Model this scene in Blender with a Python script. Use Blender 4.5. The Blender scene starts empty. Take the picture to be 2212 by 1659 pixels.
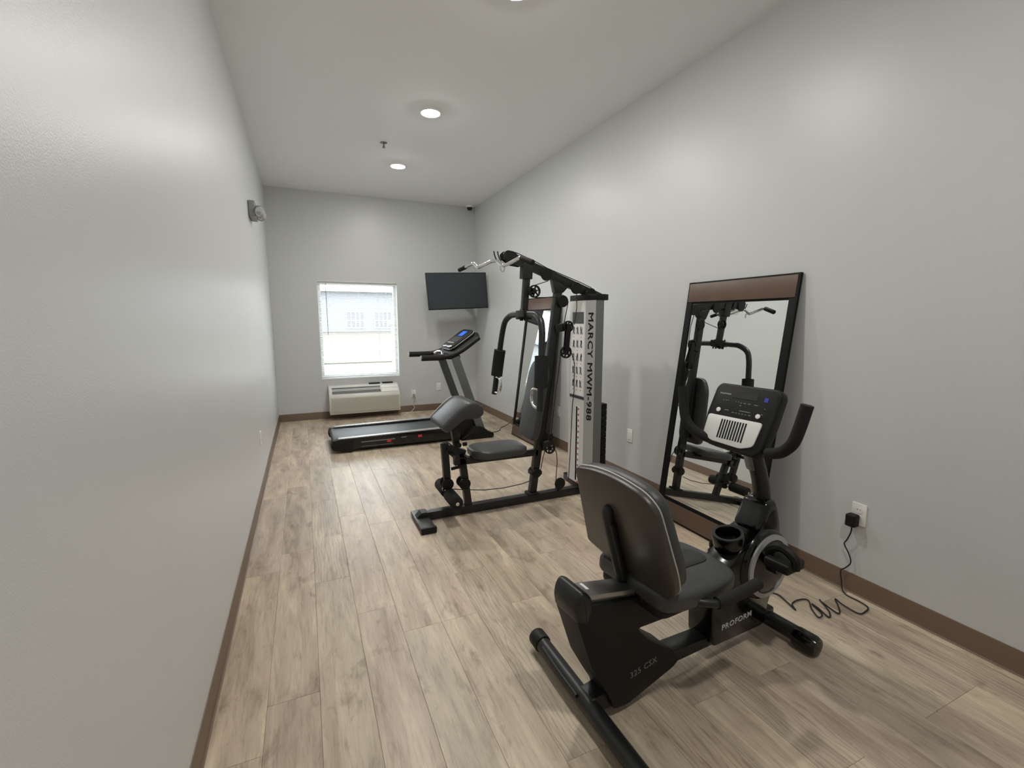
import bpy, bmesh, math, random
from mathutils import Vector, Matrix
random.seed(7)
sc = bpy.context.scene
COL = sc.collection
PI = math.pi
R = math.radians

# ------------------------------------------------------------------ camera
FPX, YAW, PITCH, CAMZ = 999.336, 0.420868, 0.135812, 1.40
cd = bpy.data.cameras.new('camera'); cam = bpy.data.objects.new('camera', cd); COL.objects.link(cam)
cd.sensor_fit = 'HORIZONTAL'; cd.sensor_width = 36.0; cd.lens = FPX / 2212 * 36.0
cd.clip_start = 0.02; cd.clip_end = 300
cam.location = (0, 0, CAMZ)
cam.rotation_euler = (PI / 2 - PITCH, 0, -YAW)
sc.camera = cam

# ------------------------------------------------------------------ world, exposure
w = bpy.data.worlds.new('overcast_sky'); sc.world = w; w.use_nodes = True
wn = w.node_tree.nodes; wl = w.node_tree.links
bg = wn['Background']
bg.inputs[0].default_value = (0.90, 0.96, 1.0, 1); bg.inputs[1].default_value = 9.0
LAMP = 410.0
sc.view_settings.view_transform = 'Standard'; sc.view_settings.look = 'None'
sc.view_settings.exposure = 0.0; sc.view_settings.gamma = 1.0
sc.view_settings.use_curve_mapping = False
sc.cycles.max_bounces = 10; sc.cycles.diffuse_bounces = 6; sc.cycles.glossy_bounces = 6
sc.cycles.sample_clamp_indirect = 6

# ------------------------------------------------------------------ materials
def lin(c):
    return tuple(((v / 255) / 12.92 if v / 255 <= .04045 else ((v / 255 + .055) / 1.055) ** 2.4) for v in c)
def mat(name, rgb, rough=.5, metal=0., bump=0., bscale=300., coat=0., var=0., vscale=20., emis=None, estr=0., spec=None, trans=0., ior=None):
    m = bpy.data.materials.new(name); m.use_nodes = True
    nt = m.node_tree; N = nt.nodes; L = nt.links; b = N['Principled BSDF']
    c = lin(rgb)
    b.inputs['Base Color'].default_value = (*c, 1)
    b.inputs['Roughness'].default_value = rough; b.inputs['Metallic'].default_value = metal
    if coat: b.inputs['Coat Weight'].default_value = coat; b.inputs['Coat Roughness'].default_value = .06
    if spec is not None: b.inputs['Specular IOR Level'].default_value = spec
    if trans: b.inputs['Transmission Weight'].default_value = trans
    if ior: b.inputs['IOR'].default_value = ior
    if emis: b.inputs['Emission Color'].default_value = (*lin(emis), 1); b.inputs['Emission Strength'].default_value = estr
    tc = N.new('ShaderNodeTexCoord')
    if bump:
        n = N.new('ShaderNodeTexNoise'); n.inputs['Scale'].default_value = bscale; n.inputs['Detail'].default_value = 3
        bp = N.new('ShaderNodeBump'); bp.inputs['Strength'].default_value = bump; bp.inputs['Distance'].default_value = .002
        L.new(tc.outputs['Object'], n.inputs['Vector']); L.new(n.outputs['Fac'], bp.inputs['Height']); L.new(bp.outputs['Normal'], b.inputs['Normal'])
    n2 = N.new('ShaderNodeTexNoise'); n2.inputs['Scale'].default_value = vscale; n2.inputs['Detail'].default_value = 4
    L.new(tc.outputs['Object'], n2.inputs['Vector'])
    if var:
        mx = N.new('ShaderNodeMix'); mx.data_type = 'RGBA'
        mx.inputs[6].default_value = (*[v * (1 - var) for v in c], 1); mx.inputs[7].default_value = (*[min(1, v * (1 + var)) for v in c], 1)
        L.new(n2.outputs['Fac'], mx.inputs[0]); L.new(mx.outputs[2], b.inputs['Base Color'])
    elif not trans:
        mr = N.new('ShaderNodeMapRange'); mr.inputs['To Min'].default_value = max(0, rough - .05); mr.inputs['To Max'].default_value = rough + .05
        L.new(n2.outputs['Fac'], mr.inputs['Value']); L.new(mr.outputs['Result'], b.inputs['Roughness'])
    return m

M = {}
M['wall'] = mat('eggshell_wall_paint', (202, 204, 204), .36, bump=.22, bscale=260, var=.012, vscale=3)
M['ceiling'] = mat('flat_ceiling_paint', (241, 243, 244), .85, bump=.1, bscale=180, var=.01, vscale=3)
M['base'] = mat('brown_vinyl_base', (112, 92, 76), .5, var=.08, vscale=30)
M['white'] = mat('white_plastic', (232, 231, 226), .35)
M['vinyl_white'] = mat('white_window_vinyl', (236, 238, 238), .4)
M['slat'] = mat('blind_slat', (240, 241, 240), .45)
M['ptac'] = mat('cream_unit_plastic', (214, 213, 205), .42)
M['ptac_grey'] = mat('grey_grille', (128, 130, 130), .5)
M['black'] = mat('black_powder_coat', (24, 26, 26), .4, bump=.08, bscale=500)
M['black_matte'] = mat('black_matte_plastic', (15, 15, 15), .55, spec=.35, bump=.06, bscale=400)
M['black_gloss'] = mat('black_gloss_plastic', (8, 8, 8), .16)
M['mirror_frame'] = mat('mirror_frame_black', (16, 16, 16), .6, spec=.2)
M['foam'] = mat('black_foam', (19, 19, 20), .85, bump=.5, bscale=260)
M['vinyl_pad'] = mat('charcoal_vinyl', (60, 61, 62), .40, bump=.35, bscale=220, var=.06, vscale=12)
M['vinyl_dark'] = mat('black_vinyl', (34, 35, 36), .42, bump=.3, bscale=220)
M['piping'] = mat('light_piping_and_highlight', (176, 178, 174), .4)  # bike backrest piping, also the pale highlight line on the curl pad
M['chrome'] = mat('chrome', (215, 215, 215), .14, metal=1)
M['alu'] = mat('brushed_aluminium', (172, 173, 170), .32, metal=.9, var=.05, vscale=60)
M['silver_paint'] = mat('silver_paint', (172, 173, 172), .38, metal=.35)
M['dark_silver'] = mat('grey_paint', (120, 122, 122), .4, metal=.3)
M['shroud'] = mat('shroud_silver', (176, 177, 175), .4, metal=.15)
M['shroud_light'] = mat('shroud_white_panel', (206, 206, 202), .42)
M['ink'] = mat('black_ink', (38, 38, 42), .5)
M['paper'] = mat('white_sticker', (232, 230, 228), .5)
M['pink'] = mat('red_sticker', (190, 88, 100), .5)
M['red'] = mat('red_plastic', (196, 52, 56), .45)
M['screen_black'] = mat('tv_screen', (44, 50, 54), .3)
M['blue_lcd'] = mat('blue_lcd', (40, 90, 210), .3, emis=(40, 100, 235), estr=.9)
M['blue_print'] = mat('blue_print', (58, 68, 170), .4)
M['brown_wood'] = mat('brown_frame_wood', (94, 75, 63), .42, var=.15, vscale=9)
M['shell_grey'] = mat('seat_shell_plastic', (66, 61, 55), .34, bump=.15, bscale=350)
M['belt'] = mat('running_belt', (62, 68, 68), .48, bump=.2, bscale=500)
M['tm_grey'] = mat('treadmill_grey_paint', (96, 100, 98), .4, metal=.2)
M['cord_black'] = mat('black_cord', (28, 26, 26), .5)
M['cord_white'] = mat('cream_cord', (208, 202, 176), .5)
M['lcd_off'] = mat('lcd_off', (46, 47, 48), .25)
M['print_white'] = mat('white_print', (196, 198, 200), .5)
M['print_grey'] = mat('grey_print', (122, 122, 122), .5)
M['lens'] = mat('lamp_lens', (255, 250, 240), .4, emis=(255, 252, 246), estr=LAMP)
M['lamp_trim'] = mat('lamp_trim', (240, 240, 238), .5)
M['stone'] = mat('pillar_stone', (108, 104, 94), .8, var=.2, vscale=6)
M['siding'] = mat('grey_siding', (120, 123, 128), .8)
M['roof'] = mat('roof_shingle', (112, 122, 122), .9)
M['grass'] = mat('dry_grass', (82, 80, 70), .95, var=.12, vscale=.6)
M['road'] = mat('pale_concrete', (190, 189, 184), .9, var=.04, vscale=2)
M['dark_grass'] = mat('kerb_line', (70, 70, 60), .9)
M['glass_dark'] = mat('far_window_glass', (88, 93, 98), .15)
M['fascia'] = mat('white_fascia', (236, 236, 238), .7)
M['glass'] = mat('clear_glass', (255, 255, 255), .0, trans=1., ior=1.02)
M['clear_plastic'] = mat('clear_lamp_lens', (190, 192, 190), .12, metal=.6)
M['brass'] = mat('sprinkler_metal', (120, 120, 116), .4, metal=.6)
mm = mat('mirror_silver', (238, 242, 240), 0.0, metal=1)
mb_ = mm.node_tree
for l_ in list(mb_.links):
    if l_.to_socket.name == 'Roughness': mb_.links.remove(l_)
mb_.nodes['Principled BSDF'].inputs['Roughness'].default_value = 0.0
M['mirror'] = mm

def plank_material():
    m = bpy.data.materials.new('vinyl_wood_plank'); m.use_nodes = True
    nt = m.node_tree; N = nt.nodes; L = nt.links; b = N['Principled BSDF']
    tc = N.new('ShaderNodeTexCoord'); oi = N.new('ShaderNodeObjectInfo')
    off = N.new('ShaderNodeVectorMath'); off.operation = 'MULTIPLY_ADD'
    cmb = N.new('ShaderNodeCombineXYZ'); 
    for i in range(3): L.new(oi.outputs['Random'], cmb.inputs[i])
    off.inputs[1].default_value = (37, 53, 11)
    L.new(cmb.outputs[0], off.inputs[0]); L.new(tc.outputs['Object'], off.inputs[2])
    def noise(scale, sx, sy, detail=5, rough=.6, dist=0.):
        mp = N.new('ShaderNodeMapping'); mp.inputs['Scale'].default_value = (sx, sy, 1)
        L.new(off.outputs[0], mp.inputs['Vector'])
        n = N.new('ShaderNodeTexNoise'); n.inputs['Scale'].default_value = scale; n.inputs['Detail'].default_value = detail
        n.inputs['Roughness'].default_value = rough; n.inputs['Distortion'].default_value = dist
        L.new(mp.outputs[0], n.inputs['Vector']); return n.outputs['Fac']
    broad = noise(1.9, 5.5, .9, 5, .62, .5)
    grain = noise(10, 9, .7, 6, .7, .2)
    blotch = noise(7, 1.6, .8, 4, .6, .5)
    # cathedral figure
    mp = N.new('ShaderNodeMapping'); mp.inputs['Scale'].default_value = (1, .22, 1); L.new(off.outputs[0], mp.inputs['Vector'])
    wv = N.new('ShaderNodeTexWave'); wv.bands_direction = 'X'; wv.inputs['Scale'].default_value = 16; wv.inputs['Distortion'].default_value = 9
    wv.inputs['Detail'].default_value = 2; wv.inputs['Detail Scale'].default_value = 1.2
    L.new(mp.outputs[0], wv.inputs['Vector'])
    def ramp(fac, stops):
        r = N.new('ShaderNodeValToRGB'); L.new(fac, r.inputs[0])
        e = r.color_ramp.elements
        while len(e) < len(stops): e.new(.5)
        for k, (p, c) in enumerate(stops): e[k].position = p; e[k].color = (*lin(c), 1)
        return r.outputs[0]
    def mix(a, bb, fac=None, f=.5, mode='MIX'):
        x = N.new('ShaderNodeMix'); x.data_type = 'RGBA'; x.blend_type = mode
        if fac is not None: L.new(fac, x.inputs[0])
        else: x.inputs[0].default_value = f
        L.new(a, x.inputs[6]); L.new(bb, x.inputs[7]); return x.outputs[2]
    c1 = ramp(broad, [(.28, (166, 153, 141)), (.42, (194, 182, 168)), (.55, (212, 201, 186)), (.72, (236, 227, 210))])
    tint = ramp(oi.outputs['Random'], [(0, (226, 218, 210)), (.3, (248, 238, 228)), (.55, (236, 232, 220)), (.8, (255, 246, 232)), (1, (220, 214, 206))])
    c2 = mix(c1, tint, f=.75, mode='MULTIPLY')
    g = ramp(grain, [(.3, (196, 190, 184)), (.5, (244, 242, 240)), (.7, (255, 255, 255))])
    c3 = mix(c2, g, f=.7, mode='MULTIPLY')
    bl = ramp(blotch, [(.28, (170, 158, 148)), (.42, (245, 243, 240)), (1, (255, 255, 255))])
    c4 = mix(c3, bl, f=.6, mode='MULTIPLY')
    wr = ramp(wv.outputs['Fac'], [(0, (176, 168, 158)), (.25, (250, 250, 250)), (1, (255, 255, 255))])
    gt = N.new('ShaderNodeMath'); gt.operation = 'GREATER_THAN'; gt.inputs[1].default_value = .8
    gm = N.new('ShaderNodeMath'); gm.operation = 'MULTIPLY'; gm.inputs[1].default_value = .38
    rr = N.new('ShaderNodeMath'); rr.operation = 'FRACT'; r5 = N.new('ShaderNodeMath'); r5.operation = 'MULTIPLY'; r5.inputs[1].default_value = 7.3
    L.new(oi.outputs['Random'], r5.inputs[0]); L.new(r5.outputs[0], rr.inputs[0]); L.new(rr.outputs[0], gt.inputs[0]); L.new(gt.outputs[0], gm.inputs[0])
    c5 = mix(c4, wr, fac=gm.outputs[0], mode='MULTIPLY')
    L.new(c5, b.inputs['Base Color'])
    rg = N.new('ShaderNodeMapRange'); rg.inputs['To Min'].default_value = .34; rg.inputs['To Max'].default_value = .46
    L.new(grain, rg.inputs['Value']); L.new(rg.outputs[0], b.inputs['Roughness'])
    bp = N.new('ShaderNodeBump'); bp.inputs['Strength'].default_value = .25; bp.inputs['Distance'].default_value = .001
    L.new(grain, bp.inputs['Height']); L.new(bp.outputs[0], b.inputs['Normal'])
    return m
M['plank'] = plank_material()
M['subfloor'] = mat('subfloor_dark', (120, 106, 94), .8)

# ------------------------------------------------------------------ mesh builder
def catmull(pts, n=6, closed=False):
    P = [Vector(p) for p in pts]
    if len(P) < 3: return P
    out = []
    rng = range(len(P)) if closed else range(len(P) - 1)
    for i in rng:
        if closed: a, b, c, d = P[i - 1], P[i], P[(i + 1) % len(P)], P[(i + 2) % len(P)]
        else: a = P[max(i - 1, 0)]; b = P[i]; c = P[i + 1]; d = P[min(i + 2, len(P) - 1)]
        for k in range(n):
            t = k / n
            out.append(.5 * ((2 * b) + (c - a) * t + (2 * a - 5 * b + 4 * c - d) * t * t + (3 * b - a - 3 * c + d) * t ** 3))
    if not closed: out.append(P[-1])
    return out

def rounded(poly, r, seg=5):
    """round every corner of a 2D polygon; r a number or one per corner"""
    out = []; n = len(poly)
    for i, p in enumerate(poly):
        rr = r[i] if isinstance(r, (list, tuple)) else r
        p = Vector(p); a = Vector(poly[i - 1]) - p; b = Vector(poly[(i + 1) % n]) - p
        if rr <= 0: out.append(tuple(p)); continue
        la, lb = a.length, b.length; d = min(rr, la * .49, lb * .49); a.normalize(); b.normalize()
        s, e = p + a * d, p + b * d
        for k in range(seg + 1):
            t = k / seg
            out.append(tuple((1 - t) ** 2 * s + 2 * t * (1 - t) * p + t * t * e))
    return out

def frame_matrix(o, x, y, z):
    m = Matrix.Identity(4)
    for i, v in enumerate((Vector(x), Vector(y), Vector(z))):
        for k in range(3): m[k][i] = v[k]
    for k in range(3): m[k][3] = o[k]
    return m

class MB:
    def __init__(s): s.bm = bmesh.new()
    def _add(s, t, mtx=None):
        if mtx is not None: bmesh.ops.transform(t, matrix=mtx, verts=t.verts)
        me = bpy.data.meshes.new('tmp'); t.to_mesh(me); t.free(); s.bm.from_mesh(me); bpy.data.meshes.remove(me); return s
    def box(s, x0, x1, y0, y1, z0, z1, bev=0, seg=2, mtx=None):
        t = bmesh.new(); bmesh.ops.create_cube(t, size=1)
        for v in t.verts: v.co = ((x0 + x1) / 2 + v.co.x * (x1 - x0), (y0 + y1) / 2 + v.co.y * (y1 - y0), (z0 + z1) / 2 + v.co.z * (z1 - z0))
        if bev: bmesh.ops.bevel(t, geom=list(t.edges), offset=bev, segments=seg, affect='EDGES', profile=.6)
        return s._add(t, mtx)
    def bar(s, p0, p1, wid, hei, side=(0, 1, 0), bev=.004, ext=0):
        """rectangular bar from p0 to p1; wid measured along `side`, hei across"""
        p0, p1 = Vector(p0), Vector(p1); d = (p1 - p0); L = d.length; d.normalize()
        sd = Vector(side); sd = (sd - d * sd.dot(d)).normalized(); up = d.cross(sd)
        m = frame_matrix((p0 + p1) / 2, d, sd, up)
        return s.box(-L / 2 - ext, L / 2 + ext, -wid / 2, wid / 2, -hei / 2, hei / 2, bev, 2, m)
    def tube(s, pts, r, seg=10, n=6, smooth=True, caps=True, closed=False):
        P = catmull(pts, n, closed) if smooth else [Vector(p) for p in pts]
        t = bmesh.new(); rings = []; prev = None; N = len(P)
        for i, p in enumerate(P):
            if closed: d = (P[(i + 1) % N] - P[i - 1]).normalized()
            else: d = (P[min(i + 1, N - 1)] - P[max(i - 1, 0)]).normalized()
            if prev is None:
                a = Vector((0, 0, 1)) if abs(d.z) < .9 else Vector((1, 0, 0)); u = d.cross(a).normalized()
            else: u = (prev - d * prev.dot(d)).normalized()
            prev = u; v = d.cross(u)
            rr = r[i * len(r) // N] if isinstance(r, (list, tuple)) else r
            rings.append([t.verts.new(p + u * rr * math.cos(2 * PI * k / seg) + v * rr * math.sin(2 * PI * k / seg)) for k in range(seg)])
        for i in range(N if closed else N - 1):
            A, B = rings[i], rings[(i + 1) % N]
            for k in range(seg): t.faces.new((A[k], A[(k + 1) % seg], B[(k + 1) % seg], B[k]))
        if caps and not closed: t.faces.new(rings[0][::-1]); t.faces.new(rings[-1])
        bmesh.ops.recalc_face_normals(t, faces=t.faces)
        return s._add(t)
    def lathe(s, prof, o, axis, seg=20):
        """prof: (radius, along) pairs"""
        ax = Vector(axis).normalized(); a = Vector((0, 0, 1)) if abs(ax.z) < .9 else Vector((1, 0, 0)); u = ax.cross(a).normalized(); v = ax.cross(u); o = Vector(o)
        t = bmesh.new(); rings = []
        for r, h in prof:
            if r < 1e-6: rings.append([t.verts.new(o + ax * h)])
            else: rings.append([t.verts.new(o + ax * h + (u * math.cos(2 * PI * k / seg) + v * math.sin(2 * PI * k / seg)) * r) for k in range(seg)])
        for A, B in zip(rings, rings[1:]):
            for k in range(seg):
                k2 = (k + 1) % seg
                if len(A) == 1 and len(B) == 1: continue
                if len(A) == 1: t.faces.new((A[0], B[k], B[k2]))
                elif len(B) == 1: t.faces.new((A[k], A[k2], B[0]))
                else: t.faces.new((A[k], A[k2], B[k2], B[k]))
        if len(rings[0]) > 1 and prof[0] != prof[-1]: t.faces.new(rings[0][::-1])
        if len(rings[-1]) > 1 and prof[0] != prof[-1]: t.faces.new(rings[-1])
        bmesh.ops.recalc_face_normals(t, faces=t.faces)
        return s._add(t)
    def cyl(s, p0, p1, r, seg=16, bev=0):
        p0, p1 = Vector(p0), Vector(p1); L = (p1 - p0).length
        if bev: pr = [(0, 0), (r - bev, 0), (r - bev * .3, bev * .3), (r, bev), (r, L - bev), (r - bev * .3, L - bev * .3), (r - bev, L), (0, L)]
        else: pr = [(0, 0), (r, 0), (r, L), (0, L)]
        return s.lathe(pr, p0, p1 - p0, seg)
    def prism(s, poly, mtx, d0, d1, bev=0, seg=2):
        """2D outline extruded along the matrix' z from d0 to d1, rims bevelled"""
        t = bmesh.new()
        A = [t.verts.new((x, y, d0)) for x, y in poly]; B = [t.verts.new((x, y, d1)) for x, y in poly]; n = len(poly)
        fa = t.faces.new(A[::-1]); fb = t.faces.new(B)
        for k in range(n): t.faces.new((A[k], A[(k + 1) % n], B[(k + 1) % n], B[k]))
        bmesh.ops.recalc_face_normals(t, faces=t.faces)
        if bev:
            e = list(set(fa.edges) | set(fb.edges))
            bmesh.ops.bevel(t, geom=e, offset=bev, segments=seg, affect='EDGES', profile=.5)
        return s._add(t, mtx)
    def xz(s, poly, y0, y1, bev=0, seg=2):
        return s.prism(poly, frame_matrix((0, 0, 0), (1, 0, 0), (0, 0, 1), (0, -1, 0)), -y1, -y0, bev, seg)
    def xy(s, poly, z0, z1, bev=0, seg=2):
        return s.prism(poly, Matrix.Identity(4), z0, z1, bev, seg)

def build(name, b, m, parent=None, org=(0, 0, 0), label=None, flat=False):
    bm = b.bm if isinstance(b, MB) else b
    o3 = Vector(org)
    for v in bm.verts: v.co -= o3
    me = bpy.data.meshes.new(name); bm.to_mesh(me); bm.free()
    if not flat:
        for p in me.polygons: p.use_smooth = True
        me.set_sharp_from_angle(angle=R(38))
    me.materials.append(m)
    o = bpy.data.objects.new(name, me); COL.objects.link(o)
    if parent is not None: o.parent = parent
    if label: o['label'] = label
    return o
def tag(o, label, cat, group=None, kind=None):
    if label: o['label'] = label
    if cat: o['category'] = cat
    if group: o['group'] = group
    if kind: o['kind'] = kind
    return o
def thing(name, loc, label, cat, rz=0, group=None):
    o = bpy.data.objects.new(name, None); COL.objects.link(o); o.location = loc; o.rotation_euler = (0, 0, rz); o.empty_display_size = .1
    return tag(o, label, cat, group)
def single(name, b, m, loc, label, cat, group=None):
    o = build(name, b, m, None, loc); o.location = loc; return tag(o, label, cat, group)
def struct(name, b, m, flat=False):
    o = build(name, b, m, flat=flat); o['kind'] = 'structure'; return o
def text_mesh(txt, size, mtx, depth=.0012, sx=1., off=0., align='CENTER'):
    cu = bpy.data.curves.new('t', 'FONT'); cu.body = txt; cu.size = size; cu.extrude = depth; cu.offset = off; cu.align_x = align; cu.align_y = 'CENTER'; cu.resolution_u = 2
    cu.space_character = 1.08
    to = bpy.data.objects.new('t', cu); COL.objects.link(to)
    dg = bpy.context.evaluated_depsgraph_get(); dg.update()
    me = bpy.data.meshes.new_from_object(to.evaluated_get(dg))
    bm = bmesh.new(); bm.from_mesh(me)
    bmesh.ops.transform(bm, matrix=mtx @ Matrix.Diagonal((sx, 1, 1, 1)), verts=bm.verts)
    bpy.data.objects.remove(to); bpy.data.curves.remove(cu); bpy.data.meshes.remove(me)
    return bm
def copy_tree(o, parent=None):
    c = o.copy(); COL.objects.link(c)
    if parent is not None: c.parent = parent
    for ch in list(o.children): copy_tree(ch, c)
    return c

# ------------------------------------------------------------------ room
XL, XR, YB, YF, H = -.376, 2.529, 7.083, -1.6, 3.144
WX0, WX1, WZ0, WZ1 = .2, 1.3, .575, 1.95
floor = struct('floor', MB().box(XL - .1, XR + .1, YF - .1, YB + .1, -.12, -.004), M['subfloor'], True)
struct('ceiling', MB().box(XL - .1, XR + .1, YF - .1, YB + .1, H, H + .1), M['ceiling'], True)
struct('wall_left', MB().box(XL - .1, XL, YF - .1, YB + .1, 0, H), M['wall'], True)
struct('wall_right', MB().box(XR, XR + .1, YF - .1, YB + .1, 0, H), M['wall'], True)
struct('wall_front', MB().box(XL, XR, YF - .1, YF, 0, H), M['wall'], True)
TH = .16
bw = MB(); bw.box(XL, WX0, YB, YB + TH, 0, H); bw.box(WX1, XR, YB, YB + TH, 0, H); bw.box(WX0, WX1, YB, YB + TH, 0, WZ0); bw.box(WX0, WX1, YB, YB + TH, WZ1, H)
struct('wall_back', bw, M['wall'], True)

def cove(p0, p1, n):
    """vinyl cove base between two floor points, n = direction into the room"""
    p0, p1, n = Vector(p0), Vector(p1), Vector(n); d = (p1 - p0); L = d.length; d.normalize()
    prof = [(0, 0), (.012, 0), (.0125, .002), (.007, .006), (.005, .014), (.0045, .098), (.003, .101), (0, .102)]
    return MB().prism(prof, frame_matrix(p0, n, (0, 0, 1), n.cross(Vector((0, 0, 1)))), 0, L if n.cross(Vector((0, 0, 1))).dot(d) > 0 else -L)
struct('baseboard_left', cove((XL, YF, 0), (XL, YB, 0), (1, 0, 0)), M['base'])
struct('baseboard_right', cove((XR, YF, 0), (XR, YB, 0), (-1, 0, 0)), M['base'])
struct('baseboard_back', cove((XL, YB, 0), (XR, YB, 0), (0, -1, 0)), M['base'])

# floor planks laid along the room
PW, PL, GAP = .1785, 1.22, .0004
def plank_mesh(wd, ln):
    bm = bmesh.new(); e = .0012
    a = [bm.verts.new(c) for c in ((GAP, GAP, -.004), (wd - GAP, GAP, -.004), (wd - GAP, ln - GAP, -.004), (GAP, ln - GAP, -.004))]
    m_ = [bm.verts.new((v.co.x, v.co.y, -.0006)) for v in a]
    t = [bm.verts.new(c) for c in ((GAP + e, GAP + e, 0), (wd - GAP - e, GAP + e, 0), (wd - GAP - e, ln - GAP - e, 0), (GAP + e, ln - GAP - e, 0))]
    for A, B in ((a, m_), (m_, t)):
        for k in range(4): bm.faces.new((A[k], A[(k + 1) % 4], B[(k + 1) % 4], B[k]))
    bm.faces.new(t)
    me = bpy.data.meshes.new('plank'); bm.to_mesh(me); bm.free(); me.materials.append(M['plank']); return me
full = plank_mesh(PW, PL); cache = {}
x = XL; row = 0
while x < XR - .001:
    wd = min(PW, XR - x)
    y = YF - random.choice([.1, .31, .52, .73, .94, 1.1]) ; row += 1
    while y < YB - .001:
        y0, y1 = max(y, YF), min(y + PL, YB)
        if y1 - y0 > .02:
            if wd == PW and y1 - y0 > PL - .001: me = full
            else: me = plank_mesh(wd, y1 - y0)
            o = bpy.data.objects.new('plank', me); COL.objects.link(o); o.location = (x, y0, 0); o.parent = floor
        y += PL
    x += PW

# ceiling lamps
def ceiling_lamp(x, y, label):
    t = thing('ceiling_light', (x, y, H), label, 'light', group='round ceiling lights')
    build('trim_ring', MB().lathe([(.098, H), (.098, H - .006), (.09, H - .016), (.078, H - .020), (.076, H - .014), (.076, H)], (x, y, 0), (0, 0, 1), 32), M['lamp_trim'], t, (x, y, H))
    build('lens', MB().lathe([(.0755, H - .012), (.07, H - .019), (.05, H - .025), (.025, H - .0285), (0, H - .029)], (x, y, 0), (0, 0, 1), 32), M['lens'], t, (x, y, H))
ceiling_lamp(1.075, 5.555, 'round white ceiling light nearest the window wall')
ceiling_lamp(1.075, 4.075, 'round white ceiling light above the multi-station home gym')
ceiling_lamp(1.12, 2.45, 'round white ceiling light above the exercise bike end of the room')
ceiling_lamp(1.12, .15, 'unseen ceiling light added over the viewer end of the room, position guessed')  # unseen lamp, added out of view at a guessed position

# sprinkler
s = thing('fire_sprinkler', (.825, 4.947, H), 'small metal fire sprinkler head hanging from the ceiling between two lights', 'sprinkler')
build('escutcheon', MB().lathe([(.034, H), (.034, H - .004), (.02, H - .010), (0, H - .010)], (.825, 4.947, 0), (0, 0, 1), 20), M['brass'], s, (.825, 4.947, H))
build('nozzle', MB().cyl((.825, 4.947, H - .008), (.825, 4.947, H - .040), .0065, 10), M['brass'], s, (.825, 4.947, H))
d = MB().lathe([(0, H - .046), (.015, H - .046), (.015, H - .048), (0, H - .048)], (.825, 4.947, 0), (0, 0, 1), 16)
d.tube([(.817, 4.947, H - .03), (.815, 4.947, H - .038), (.823, 4.947, H - .047)], .002, 6); d.tube([(.833, 4.947, H - .03), (.835, 4.947, H - .038), (.827, 4.947, H - .047)], .002, 6)
build('deflector', d, M['brass'], s, (.825, 4.947, H))

# security camera in the far corner
c0 = (2.42, 6.99, H)
s = thing('security_camera', c0, 'small dark dome security camera under the ceiling in the far corner', 'camera')
build('mount', MB().lathe([(.05, H), (.05, H - .02), (.045, H - .03), (0, H - .03)], (c0[0], c0[1], 0), (0, 0, 1), 20), M['lamp_trim'], s, c0)
build('dome', MB().lathe([(.042, H - .03), (.04, H - .05), (.028, H - .068), (0, H - .076)], (c0[0], c0[1], 0), (0, 0, 1), 20), M['black_gloss'], s, c0)

# emergency light on the left wall
e0 = (XL, 4.80, 2.36)
s = thing('emergency_light', e0, 'white emergency light with round clear lamp heads high on the left wall', 'light')
build('housing', MB().box(XL, XL + .055, 4.66, 4.94, 2.29, 2.42, .012, 3), M['ptac_grey'], s, e0)
for yy in (4.72, 4.88):
    h = build('lamp_head', MB().lathe([(0, 0), (.03, 0), (.046, .02), (.05, .05), (.046, .058)], (XL + .055, yy, 2.345), (.6, -.75, -.25), 18), M['dark_silver'], s, e0)
    build('lens', MB().lathe([(.046, .056), (.04, .068), (.02, .076), (0, .078)], (XL + .055, yy, 2.345), (.6, -.75, -.25), 18), M['clear_plastic'], h, e0)
build('test_button', MB().cyl((XL + .05, 4.8, 2.315), (XL + .06, 4.8, 2.315), .006, 10), M['red'], s, e0)

# wall outlets
def outlet(name, c, n, label, kind='duplex', group=None):
    c = Vector(c); n = Vector(n); sd = Vector((0, 0, 1)).cross(n)
    t = thing(name, c, label, 'outlet', group=group)
    fm = frame_matrix(c, sd, (0, 0, 1), n)
    pl = rounded([(-.035, -.0575), (.035, -.0575), (.035, .0575), (-.035, .0575)], .006, 3)
    build('cover_plate', MB().prism(pl, fm, 0, .006, .002), M['white'], t, c)
    if kind == 'duplex':
        for dz in (-.0195, .0195):
            rp = rounded([(-.016, dz - .0135), (.016, dz - .0135), (.016, dz + .0135), (-.016, dz + .0135)], .009, 4)
            r_ = build('receptacle', MB().prism(rp, fm, .004, .0078), M['white'], t, c)
            sl = MB()
            for (a, b2) in ((-.0065, .0045), (.0065, .0035)): sl.prism([(a - .001, dz + .001), (a + .001, dz + .001), (a + .001, dz + .001 + b2 * 2), (a - .001, dz + .001 + b2 * 2)], fm, .0075, .0081)
            build('slot', sl, M['ink'], r_, c)
    elif kind == 'decora':
        rp = [(-.0165, -.033), (.0165, -.033), (.0165, .033), (-.0165, .033)]
        build('receptacle', MB().prism(rp, fm, .004, .009, .001), M['white'], t, c)
    return t
outlet('wall_outlet', (XR, 1.325, .425), (-1, 0, 0), 'white wall outlet with a black adapter plugged in, nearest the exercise bike')
outlet('wall_outlet', (XR, 3.15, .415), (-1, 0, 0), 'white wall outlet on the right wall between the weight tower and the nearer mirror', 'decora')
outlet('wall_outlet', (XR, 4.39, .405), (-1, 0, 0), 'white wall outlet on the right wall seen past the gym cables', 'decora')
outlet('wall_outlet', (1.90, YB, .37), (0, -1, 0), 'white wall outlet on the window wall behind the treadmill uprights')
outlet('wall_outlet', (1.50, YB, .285), (0, -1, 0), 'white wall outlet beside the air conditioner with a plug in it')
outlet('wall_outlet', (XL, 4.25, .44), (1, 0, 0), 'white wall outlet low on the left wall')

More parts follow.
